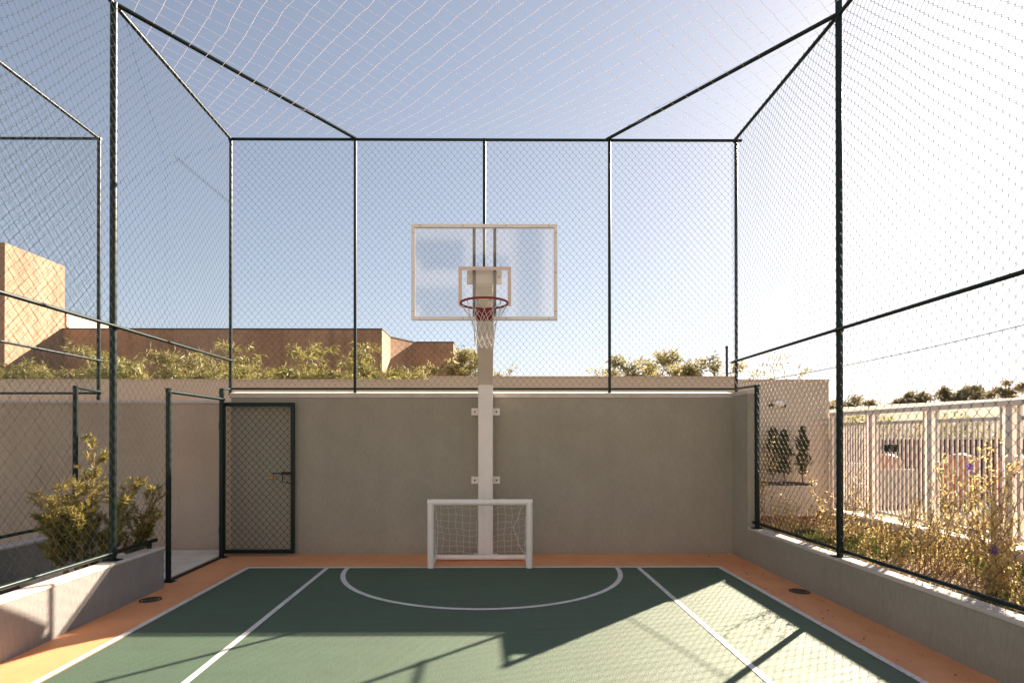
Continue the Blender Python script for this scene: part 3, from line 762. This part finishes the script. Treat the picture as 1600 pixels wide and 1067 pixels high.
# things beyond the picket fence
t = thing('garden_wall', 'low beige wall with a white ledge seen between the white pickets', 'wall', (7.4, 11, .28))
MB().box(6.6, 8.45, 11.0, 11.15, .2, .96).build('wall_body', M['bwall'], t)
MB().box(6.58, 7.45, 10.93, 11.2, .962, 1.09, .02).build('ledge', M['white_paint'], t)
rebase(t)
t = thing('maroon_wall', 'dark maroon wall beyond the picket fence under green shrubs', 'wall', (11, 12, .28))
MB().box(6.3, 17, 12.6, 12.75, .2, 1.52).build('wall_body', M['maroon'], t)
MB().box(6.28, 17.02, 12.58, 12.77, 1.521, 1.555, .006).build('coping', M['maroon'], t)
rebase(t)
for k, (x, y, h, r_, lab) in enumerate(((8.25, 11.6, .98, .30, 'rounded orange block, leftmost behind the pickets'),
                                        (9.45, 11.2, 1.0, .30, 'rounded orange block, middle one behind the pickets'),
                                        (10.75, 11.4, .96, .34, 'rounded orange block, rightmost behind the pickets'))):
    prof = [(r_*.86, 0), (r_*.98, .10), (r_, h*.3), (r_*1.02, h*.55), (r_*.95, h*.78), (r_*.75, h*.92), (r_*.42, h*.985), (.02, h)]  # plain rounded blocks standing in for orange shapes of unknown kind
    tag(MB().lathe(prof, (x, y, .27), 28).build('orange_block', M['orange'], smooth=True), lab, 'block', 'orange blocks beyond the picket fence')

# ------------------------------------------------------------------ buildings behind, left
t = thing('terracotta_building', 'long terracotta-rendered building with stepped flat roofline behind the boundary wall', 'building', (-7, 18, 0))
zt = 4.655
def walled(mb, poly, z0, z1):
    n = len(poly); V = [(x, y, z0) for x, y in poly]+[(x, y, z1) for x, y in poly]
    mb.add(V, [(i, (i+1) % n, n+(i+1) % n, n+i) for i in range(n)]+[tuple(range(n, 2*n))])
mb = MB(); walled(mb, [(-12.1, 16.0), (-3.05, 16.0), (-3.02, 17.2), (-2.37, 18.2), (-1.15, 18.2), (-1.15, 27), (-12.1, 27)], 2.9, zt); mb.build('upper_wall', M['terra'], t)
mb = MB(); walled(mb, [(-12.1, 16.003), (-3.053, 16.003), (-3.023, 17.203), (-2.37, 18.203), (-1.153, 18.203), (-1.153, 27), (-12.1, 27)], -.1, 2.9); mb.build('lower_wall', M['terra_lo'], t)
mb = MB(); walled(mb, [(-12.1, 15.985), (-3.035, 15.985), (-3.005, 17.195), (-2.36, 18.185), (-1.135, 18.185), (-1.135, 27.02), (-12.1, 27.02)], zt+.002, zt+.035); mb.build('roof_edge', M['dark_bar'], t)
rebase(t)
t = thing('terracotta_tower', 'tall sunlit terracotta block with cream parapet wing at the left edge', 'building', (-14, 15, 0))
MB().box(-17, -12.11, 14.1, 16.1, -.1, 6.47, .01).build('tower', M['terra'], t)
MB().box(-17, -12.11, 16.101, 27, -.1, 4.75).build('wing', M['terra'], t)
MB().box(-17, -12.07, 16.101, 27, 4.752, 5.23, .02).build('parapet', M['cream'], t)
MB().box(-12.108, -12.02, 16.15, 17.6, 4.60, 4.75, .01).build('ledge', M['cream'], t)
rebase(t)

# tall block of flats behind the camera (its reflection shows faintly in the backboard)
t = thing('apartment_block', 'pale block of flats with balconies, mirrored faintly in the clear backboard', 'building', (-1, -26, 0))
mb = MB(); mb.box(-9.0, -5.0, -30, -24, -.1, 26); mb.box(-5.0, -1.6, -30, -25, -.1, 26); mb.box(-1.6, 1.4, -30, -24.2, -.1, 26)
mb.box(3.4, 4.6, -30, -24, -.1, 26)
mb.build('facade', M['facade'], t)
MB().box(1.4, 3.4, -30, -25.5, -.1, 26).build('stair_core', M['facade2'], t)
for fl in range(8):
    z = 2.0+fl*3.0
    mb = MB(); mb.box(-5.0, -1.6, -24.999, -23.7, z, z+.15); mb.box(-5.0, -1.6, -23.78, -23.7, z+.15, z+1.1); mb.build('balcony', M['facade'], t)
    for x in (-8.2, -6.6, -1.0, .3): MB().box(x, x+.9, -24.21 if x > -2 else -24.01, -23.98 if x < -2 else -24.18, z+1.0, z+2.2).build('window', M['window'], t)
    MB().box(-4.4, -2.2, -25.02, -24.98, z+.2, z+2.3).build('balcony_door', M['window'], t)
rebase(t)

# ------------------------------------------------------------------ plants
def stem_poly(p, h, lean, n=7, wob=.05):
    pts = [Vector(p)]; d = Vector((lean[0], lean[1], 1)).normalized()
    for i in range(n):
        d = (d+Vector((random.uniform(-wob, wob), random.uniform(-wob, wob), 0))).normalized()
        pts.append(pts[-1]+d*h/n)
    return pts
def along(pts, n, lo=.15, hi=1.0):
    P = np.array([tuple(p) for p in pts]); t_ = RNG.uniform(lo, hi, n)*(len(P)-1); i = np.minimum(t_.astype(int), len(P)-2); f_ = (t_-i)[:, None]
    return P[i]*(1-f_)+P[i+1]*f_, (P[i+1]-P[i])

# twiggy garden shrubs with small golden leaves and violet flowers
def garden_shrub(x, y, h, spread, nst, nleaf, nfl, label, z0=.30, group='golden shrubs along the garden'):
    t = thing('garden_shrub', label, 'shrub', (x, y, z0), group)
    st = MB(); LV = []; tips = []; per = nleaf/nst
    for k in range(nst):
        a = random.uniform(0, 2*math.pi); rr_ = random.uniform(0, .16)
        p = (x+rr_*math.cos(a), y+rr_*math.sin(a), z0)
        hh = h*random.uniform(.45, 1.08); sp_ = spread*random.uniform(.1, .9); ln = (sp_*math.cos(a)/h, sp_*math.sin(a)/h)
        P = stem_poly(p, hh, ln, 9, .10); st.tube(P, .0042, 5, r2=.0016); tips.append(P[-1])
        C, D = along(P, int(per*.45), .15, 1.0); LV.append((C, D))
        for q in range(6):
            i = random.randint(2, 8); b0 = P[i]; a2 = random.uniform(0, 2*math.pi); bl = random.uniform(.10, .26)*min(1, h+.2)
            Q = stem_poly(b0, bl, (.75*math.cos(a2), .75*math.sin(a2)), 4, .2); st.tube(Q, .0022, 4, r2=.001)
            C, D = along(Q, max(2, int(per*.55/6)), .1, 1.0); LV.append((C, D)); tips.append(Q[-1])
    st.build('stems', M['stem'], t, fix=False)
    C = np.concatenate([c for c, d in LV]); D = np.concatenate([d for c, d in LV]); n = len(C)
    D = D/np.linalg.norm(D, axis=1, keepdims=True)*.8+RNG.normal(size=(n, 3))*.8
    V, F = leaves(C+RNG.normal(size=(n, 3))*.004, D, RNG.uniform(.022, .046, n), RNG.uniform(.007, .015, n), .35)
    npmesh('foliage', V, F, M['leaf_gold'], t)
    for i in range(nfl):
        c = Vector(random.choice(tips)); mb = MB(); m_ = random.randint(5, 7)
        ax = Vector((random.uniform(-.6, .2), random.uniform(-1, -.3), random.uniform(-.2, .8))).normalized()
        s1 = ax.orthogonal().normalized(); s2 = ax.cross(s1); w_ = random.uniform(.8, 1.4)
        for j in range(m_):
            a = 2*math.pi*j/m_; d = s1*math.cos(a)+s2*math.sin(a); e = s1*math.cos(a+.4)+s2*math.sin(a+.4); g_ = s1*math.cos(a-.4)+s2*math.sin(a-.4)
            mb.add([c, c+(e*.020+ax*.004)*w_, c+(d*.034-ax*.003)*w_, c+(g_*.020+ax*.004)*w_], [(0, 1, 2, 3)])
        mb.build('flower', M['flower'], t, fix=False)
    rebase(t); return t
for (x, y, h, s, ns, nl_, nf, lab) in (
    (3.74, 7.75, 1.25, .14, 14, 1500, 0, 'golden twiggy shrub nearest the wall corner, in front of the planter box'),
    (3.75, 7.15, .55, .20, 9, 500, 0, 'short golden shrub just behind the right corner post'),
    (4.30, 7.7, .42, .30, 9, 400, 0, 'short sparse golden shrub below the slim columnar shrub nearest the pickets'),
    (4.75, 7.3, .75, .20, 8, 420, 0, 'thin golden whips behind the wide fence post'),
    (4.30, 6.9, .45, .30, 9, 480, 0, 'low golden shrub left of the wide fence post'),
    (4.70, 6.5, .62, .30, 10, 700, 1, 'knee-high golden shrub just right of the wide fence post'),
    (3.90, 6.25, .98, .22, 7, 380, 0, 'thin golden whips close to the mesh right of the wide fence post'),
    (4.15, 5.95, .50, .30, 10, 620, 0, 'low golden shrub spreading behind the mesh beside the wide fence post'),
    (4.85, 5.75, .90, .26, 9, 800, 2, 'golden shrub in front of the second wide white post'),
    (4.30, 5.40, .60, .30, 11, 900, 1, 'bushy low golden shrub in the middle of the garden bed'),
    (4.60, 5.10, 1.15, .24, 12, 1250, 3, 'tall golden whips with violet flowers in the middle of the garden bed'),
    (3.95, 5.15, .95, .22, 7, 420, 1, 'thin golden shrub leaning at the mesh in the middle of the garden bed'),
    (4.25, 4.75, 1.25, .24, 11, 1150, 3, 'tallest golden shrub, with violet flowers, crossing the picket fence'),
    (4.75, 4.60, 1.15, .26, 12, 1250, 4, 'golden shrub with many violet flowers in front of the pickets at right'),
    (4.12, 4.45, .55, .28, 10, 700, 1, 'low leafy golden shrub against the mesh at right'),
    (4.45, 4.15, 1.10, .26, 12, 1250, 4, 'golden shrub with violet flowers near the right edge'),
    (3.95, 4.05, .62, .24, 8, 420, 1, 'low golden shrub above the low wall near the right edge'),
    (4.30, 3.75, .95, .30, 11, 1000, 2, 'golden shrub cut by the right edge of the picture'),
    (3.95, 3.50, .60, .24, 8, 420, 0, 'low golden shrub at the right edge against the low wall')):
    garden_shrub(x, y, h, s, int(ns*1.2), int(nl_*1.15), nf, lab)
# dry golden ground cover between the shrubs
n = 17000
C = np.stack([RNG.uniform(3.75, 5.3, n), RNG.uniform(3.0, 8.3, n), RNG.uniform(.30, .38, n)], 1)
C = C[[noise.noise(Vector((a*1.3, b_*1.1, 8))) > -.10 for a, b_ in C[:, :2]]]; n = len(C)
V, F = leaves(C, RNG.normal(size=(n, 3))+np.array([0, 0, .4]), RNG.uniform(.02, .045, n), RNG.uniform(.006, .014, n), .3)
tag(tag(npmesh('ground_cover', V, F, M['leaf_gold']), kind='stuff'), 'low dry golden ground cover between the garden shrubs', 'ground cover')
# dry leaf litter blown against the right wall and along the borders
n = 46
C = np.stack([RNG.uniform(XR+.1, WR-.05, n), RNG.uniform(3.2, 7.5, n), np.full(n, .006)], 1)
D = RNG.normal(size=(n, 3)); D[:, 2] *= .08
V, F = leaves(C, D, RNG.uniform(.012, .03, n), RNG.uniform(.008, .014, n), .1)
tag(tag(npmesh('leaf_litter', V, F, M['bark']), kind='stuff'), 'tiny dry leaf bits scattered on the orange border', 'leaf litter')

# grass in the garden
def grass(name, x0, x1, y0, y1, n, z, keep):
    C = np.stack([RNG.uniform(x0, x1, n), RNG.uniform(y0, y1, n), np.full(n, z)], 1)
    C = C[[keep(a, b_) for a, b_ in C[:, :2]]]; n = len(C)
    D = RNG.normal(size=(n, 3))*.35; D[:, 2] = 1
    V, F = leaves(C, D, RNG.uniform(.04, .09, n), RNG.uniform(.004, .008, n), .2)
    return tag(npmesh(name, V, F, M['grass']), kind='stuff')
gr_ = grass('grass', 3.52, 5.33, 2.5, 8.45, 60000, .29, lambda a, b_: noise.noise(Vector((a*1.1, b_*.8, 3)))+.5*(a-4.3) > -.05)
tag(gr_, 'short sunlit grass striped by picket shadows in the garden bed', 'grass')

# columnar conifers in the planter
def column_plant(x, y, z0, h, r_, label):
    t = thing('column_shrub', label, 'shrub', (x, y, z0), 'slim columnar shrubs in the planter box')
    P = stem_poly((x, y, z0), h*.95, (0, 0), 6, .03); MB().tube(P, .012, 6, r2=.004).build('stem', M['bark'], t)
    n = 1100; zz = RNG.beta(1.5, 1.3, n)*h*.86+h*.13; prof = np.sin(np.clip(zz/h, .02, .99)**.8*math.pi)**.5*(1+.45*np.sin(zz*23+x*9)+.25*np.sin(zz*51))*.8
    a = RNG.uniform(0, 2*math.pi, n); q = r_*prof*RNG.uniform(.2, 1, n)**.6*(1+.35*np.sin(a*3+zz*9))
    C = np.stack([x+q*np.cos(a), y+q*np.sin(a), z0+zz], 1)
    D = np.stack([np.cos(a)*.6, np.sin(a)*.6, np.full(n, 1.)], 1)+RNG.normal(size=(n, 3))*.3
    V, F = leaves(C, D, RNG.uniform(.04, .075, n), RNG.uniform(.012, .02, n))
    npmesh('foliage', V, F, M['leaf_col'], t); rebase(t)
column_plant(4.42, 8.72, .885, .84, .10, 'dark columnar shrub in the planter box, leftmost of three')
column_plant(4.62, 8.76, .885, .80, .085, 'dark columnar shrub in the planter box, middle of three')
column_plant(4.90, 8.74, .885, .86, .085, 'slim columnar shrub in the planter box nearest the white picket fence')

# narrow-leaved plant in the corridor bed
def spiky_shrub():
    t = thing('narrow_leaved_shrub', 'yellow-green narrow-leaved shrub behind the left fence', 'shrub', (-4.15, 5.85, -.02))
    st = MB(); C_ = []; D_ = []
    stems = [((-4.12, 5.85), 1.58, (.02, .02)), ((-4.2, 5.8), 1.15, (-.22, -.05)), ((-4.1, 5.9), 1.15, (.25, .05)), ((-4.15, 5.9), .95, (-.45, .1)),
             ((-4.05, 5.85), .95, (.38, .05)), ((-4.0, 6.0), 1.12, (.60, .2)), ((-4.2, 5.7), .85, (-.15, -.35)), ((-4.1, 5.75), .8, (.15, -.3)),
             ((-4.15, 5.8), 1.25, (.10, -.08)), ((-4.15, 5.8), 1.2, (-.12, .12)), ((-4.25, 5.7), .95, (-.28, .0)), ((-4.2, 5.7), 1.05, (-.35, -.1)), ((-4.15, 5.75), .9, (-.05, -.2)), ((-4.05, 5.8), .65, (.4, -.1)), ((-4.0, 5.95), .95, (.66, .1))]
    for (x, y), h, ln in stems:
        ln = (ln[0]*.72, ln[1]*.72); P = stem_poly((x, y, -.02), h*.93, ln, 9, .05); st.tube(P, .012, 6, r2=.003)
        # leaf whorls near the ends and along short twigs
        tw = [P]
        for k in range(17):
            i = random.randint(4, 9); a = random.uniform(0, 2*math.pi)
            Q = stem_poly(P[i], random.uniform(.10, .24), (.9*math.cos(a)+ln[0], .9*math.sin(a)+ln[1]), 4, .1); st.tube(Q, .004, 4, r2=.002); tw.append(Q)
        for j, Q in enumerate(tw):
            C, D = along(Q, 60 if j == 0 else 46, .35 if j == 0 else .2, 1.0)
            D = D/np.linalg.norm(D, axis=1, keepdims=True); C_.append(C); D_.append(D*.9+RNG.normal(size=C.shape)*.55)
            if j: pass
    st.build('stems', M['stem'], t, fix=False)
    C = np.concatenate(C_); D = np.concatenate(D_); n = len(C)
    V, F = leaves(C, D, RNG.uniform(.05, .095, n), RNG.uniform(.008, .014, n), .12)
    npmesh('foliage', V, F, M['leaf_plant'], t); rebase(t)
spiky_shrub()

# feathery bamboo-like hedge behind the boundary wall (separate clumps)
def clump(x, y, h, r_, n, mt, label, name='bamboo_clump', catg='bamboo', group='feathery bamboo clumps behind the boundary wall', z0=-.1, droop=.8, ll=(.10, .20), lw_=(.016, .028), culms=15, zlo=.5):
    t = thing(name, label, catg, (x, y, z0), group)
    st = MB(); C_ = []; D_ = []
    for k in range(culms):
        a = random.uniform(0, 2*math.pi); q = random.uniform(0, .35)*r_
        hh = h*random.uniform(.70, 1.0); ln = (r_*random.uniform(.1, .8)*math.cos(a)/h, r_*random.uniform(.1, .8)*math.sin(a)/h)
        P = stem_poly((x+q*math.cos(a), y+q*math.sin(a), z0), hh, ln, 10, .05)
        # arching tip
        e = P[-1]-P[-2]; b_ = Vector((math.cos(a+random.uniform(-1, 1)), .3*math.sin(a), 0))
        for s in range(1, 4): P.append(P[-1]+(e.normalized()*(.9-.35*s)+b_*(.35*s)).normalized()*.10*h/3)
        st.tube(P, .014, 5, r2=.003)
        C, D = along(P, n//culms//3, zlo, 1.0); C_.append(C); D_.append(D)
        for s in range(10):
            i = random.randint(int(len(P)*zlo), len(P)-2); a2 = random.uniform(0, 2*math.pi)
            Q = [P[i]]; d = Vector((math.cos(a2), math.sin(a2), .9))
            for s2 in range(5): d = (d+Vector((0, 0, -droop*.22))).normalized(); Q.append(Q[-1]+d*random.uniform(.05, .11)*r_*1.5)
            C, D = along(Q, max(2, n//culms*2//3//10), .1, 1.0); C_.append(C); D_.append(D)
    st.build('culms' if catg == 'bamboo' else 'stems', M['stem'], t, fix=False)
    C = np.concatenate(C_); D = np.concatenate(D_); D = D/(np.linalg.norm(D, axis=1, keepdims=True)+1e-6); m_ = len(C)
    D = D*.6+RNG.normal(size=(m_, 3))*.55+np.array([0, 0, -droop*.5])
    V, F = leaves(C+RNG.normal(size=(m_, 3))*.03, D, RNG.uniform(*ll, m_), RNG.uniform(*lw_, m_), .15)
    npmesh('foliage', V, F, mt, t); rebase(t); return t
heights = [2.75, 3.1, 2.85, 3.05, 2.7, 3.0, 3.3, 2.9, 3.35, 2.95, 3.4, 3.0, 3.15, 3.45, 2.8, 3.25, 2.85]
for i, h in enumerate(heights):
    x = -10.6+i*.56; where = ('behind the left cage posts' if x < -6.6 else 'between the left corner post and the second back post' if x < -2.6 else 'right of the second back post')
    clump(x+random.uniform(-.12, .12), 11+random.uniform(-.35, .4), h*.98, .62, 4800, M['leaf_bamboo'],
          'feathery yellow-green bamboo clump against the terracotta building, %s from the left of its row' %
          ('first second third fourth fifth sixth seventh eighth ninth tenth eleventh twelfth thirteenth fourteenth fifteenth sixteenth seventeenth'.split()[i]))
def small_bush(x, y, h, r_, n, lab, k=9):
    n = int(n*2.3) if n > 400 else n
    clump(x, y, h, r_, n, M['leaf_bush'], lab, 'bush', 'bush', 'bushes peeking over the boundary wall', droop=.1, ll=(.06, .11), lw_=(.02, .04), culms=k, zlo=.5)
small_bush(-2.55, 10.6, 2.78, .3, 700, 'small bush over the wall below the terracotta corner')
small_bush(-.70, 10.2, 3.12, .35, 1500, 'leafy bush over the wall just left of the hoop pole')
small_bush(-.28, 10.2, 3.0, .3, 1200, 'small bush over the wall touching the hoop pole')
small_bush(.32, 10.0, 2.88, .16, 120, 'thin sprig over the wall just right of the hoop pole', 3)
small_bush(2.05, 10.2, 2.80, .12, 90, 'thin sprig over the wall left of the fourth back post', 3)
for (x, h, r_, n, lab) in ((2.5, 2.86, .30, 900, 'low bush over the wall right of the fourth back post'),
                           (2.98, 3.0, .34, 1700, 'second bush right of the fourth back post'),
                           (3.45, 2.98, .34, 1900, 'third bush right of the fourth back post'),
                           (3.85, 2.98, .30, 1500, 'fourth bush, left of the thin dark pole'),
                           (4.28, 2.98, .22, 900, 'pale bush growing around the thin dark pole'),
                           (4.85, 2.72, .25, 350, 'sparse bush over the wall right of the right corner post'),
                           (5.55, 3.10, .30, 240, 'thin wispy bush over the right end of the boundary wall')):
    small_bush(x, 10.3, h, r_, n, lab)
t = tag(MB().tube([(4.28, 10.05, -.1), (4.27, 10.05, 3.20)], .022, 10).tube([(4.27, 10.05, 3.20), (4.27, 10.05, 3.23)], .027, 10).build('metal_pole', M['dark_bar'], smooth='auto'),
        'thin dark metal pole behind the boundary wall, left of the right corner post', 'pole')

# far trees over the picket fence
def tree(x, y, h, r_, label, n=5200, flat=.72, trunk=.09):
    z0 = hz(x, y)-.1 if x > 6 else -.1
    t = thing('tree', label, 'tree', (x, y, z0), 'far trees above the picket fence')
    tb = MB(); top = Vector((x, y, z0+h*.62)); tb.tube([(x, y, z0), (x+.1, y, z0+h*.3), top], trunk, 8, r2=trunk*.6)
    C_ = []; 
    for k in range(11):
        a = random.uniform(0, 2*math.pi); d = r_*random.uniform(.25, .95)
        c = Vector((x+d*math.cos(a), y+d*math.sin(a), z0+h*random.uniform(.45, .95)-.10*d)); tb.tube([top-Vector((0, 0, h*.15)), (top+c)/2+Vector((0, 0, .1)), c], trunk*.45, 5, r2=.02)
        s = r_*random.uniform(.22, .42); m_ = n//11
        G_ = RNG.normal(size=(m_, 3)); G_ /= np.linalg.norm(G_, axis=1, keepdims=True); G_ *= (RNG.uniform(0, 1, m_)**.45)[:, None]*np.array([s, s, s*flat])
        C_.append(G_+np.array(c))
    tb.build('trunk', M['bark'], t)
    C = np.concatenate(C_); V, F = leaves(C, RNG.normal(size=C.shape), RNG.uniform(.10, .20, len(C)), RNG.uniform(.06, .11, len(C)))
    npmesh('crown', V, F, M['leaf_tree'], t); rebase(t)
for (x, y, h, r_, lab, n) in ((30.6, 41, 1.4, 1.0, 'brownish-green far tree, first from left in the cluster over the pickets', 1500),
                           (31.9, 41, 1.8, 1.2, 'far tree with brown patches left of the middle of the cluster', 2000),
                           (33.4, 40.5, 2.1, 1.3, 'rounded far tree in the middle of the cluster over the pickets', 2200),
                           (34.8, 40, 2.2, 1.3, 'open-crowned far tree at the right end of the cluster', 1500),
                           (37.0, 40, 2.5, 1.3, 'far tree with clear trunk standing apart near the right edge', 1900),
                           (38.9, 40, 1.7, 1.3, 'low far tree at the right edge behind the picket fence', 1400),
                           (27.4, 42, 1.5, 1.6, 'low far tree just right of the boundary wall end', 1700),
                           (25.2, 42, 1.5, 1.3, 'small low far tree touching the boundary wall end', 1200)):
    tree(x, y, h, r_, lab, n)
# shrubs on the slope behind the maroon wall
for (x, y, r_, h, lab) in ((7.4, 14.0, 1.0, 1.75, 'olive shrub behind the maroon wall, leftmost between the pickets'), (9.6, 14.4, 1.2, 1.95, 'olive shrub behind the maroon wall, second from left'),
                           (12.0, 14.6, 1.2, 1.85, 'olive shrub behind the maroon wall, third from left'), (14.6, 14.6, 1.3, 1.9, 'olive shrub behind the maroon wall, rightmost')):
    t = thing('slope_shrub', lab, 'shrub', (x, y, .28), 'olive shrubs behind the maroon wall')
    mb = MB(); n = 3200
    for k in range(5):
        a = random.uniform(0, 6.28); mb.tube([(x, y, .2), (x+.5*r_*math.cos(a), y+.5*r_*math.sin(a), .2+h*.7)], .03, 5, r2=.01)
    mb.build('stems', M['bark'], t)
    G_ = RNG.normal(size=(n, 3)); G_ /= np.linalg.norm(G_, axis=1, keepdims=True); G_ *= (RNG.uniform(.1, 1, n)**.4)[:, None]*np.array([r_, r_*.8, h*.5])
    G_[:, 2] += .10*np.sin(G_[:, 0]*7)+.08*np.sin(G_[:, 1]*9)
    C = G_+np.array([x, y, .28+h*.5]); C = C[C[:, 2] > .3]
    V, F = leaves(C, RNG.normal(size=C.shape)+np.array([0, 0, .5]), RNG.uniform(.07, .14, len(C)), RNG.uniform(.03, .06, len(C)))
    npmesh('foliage', V, F, M['leaf_bush'], t); rebase(t)

# overhead cable on the right
pts = []
A, B = Vector((4.6, 9.6, 2.55)), Vector((6.4, 5.6, 2.98))
for i in range(25):
    s = i/24; p = A.lerp(B, s); p.z -= .06*math.sin(math.pi*s); pts.append(p)
tag(MB().tube(pts, .006, 5).build('cable', M['black']), 'thin dark cable sloping across the sky above the picket fence', 'cable')
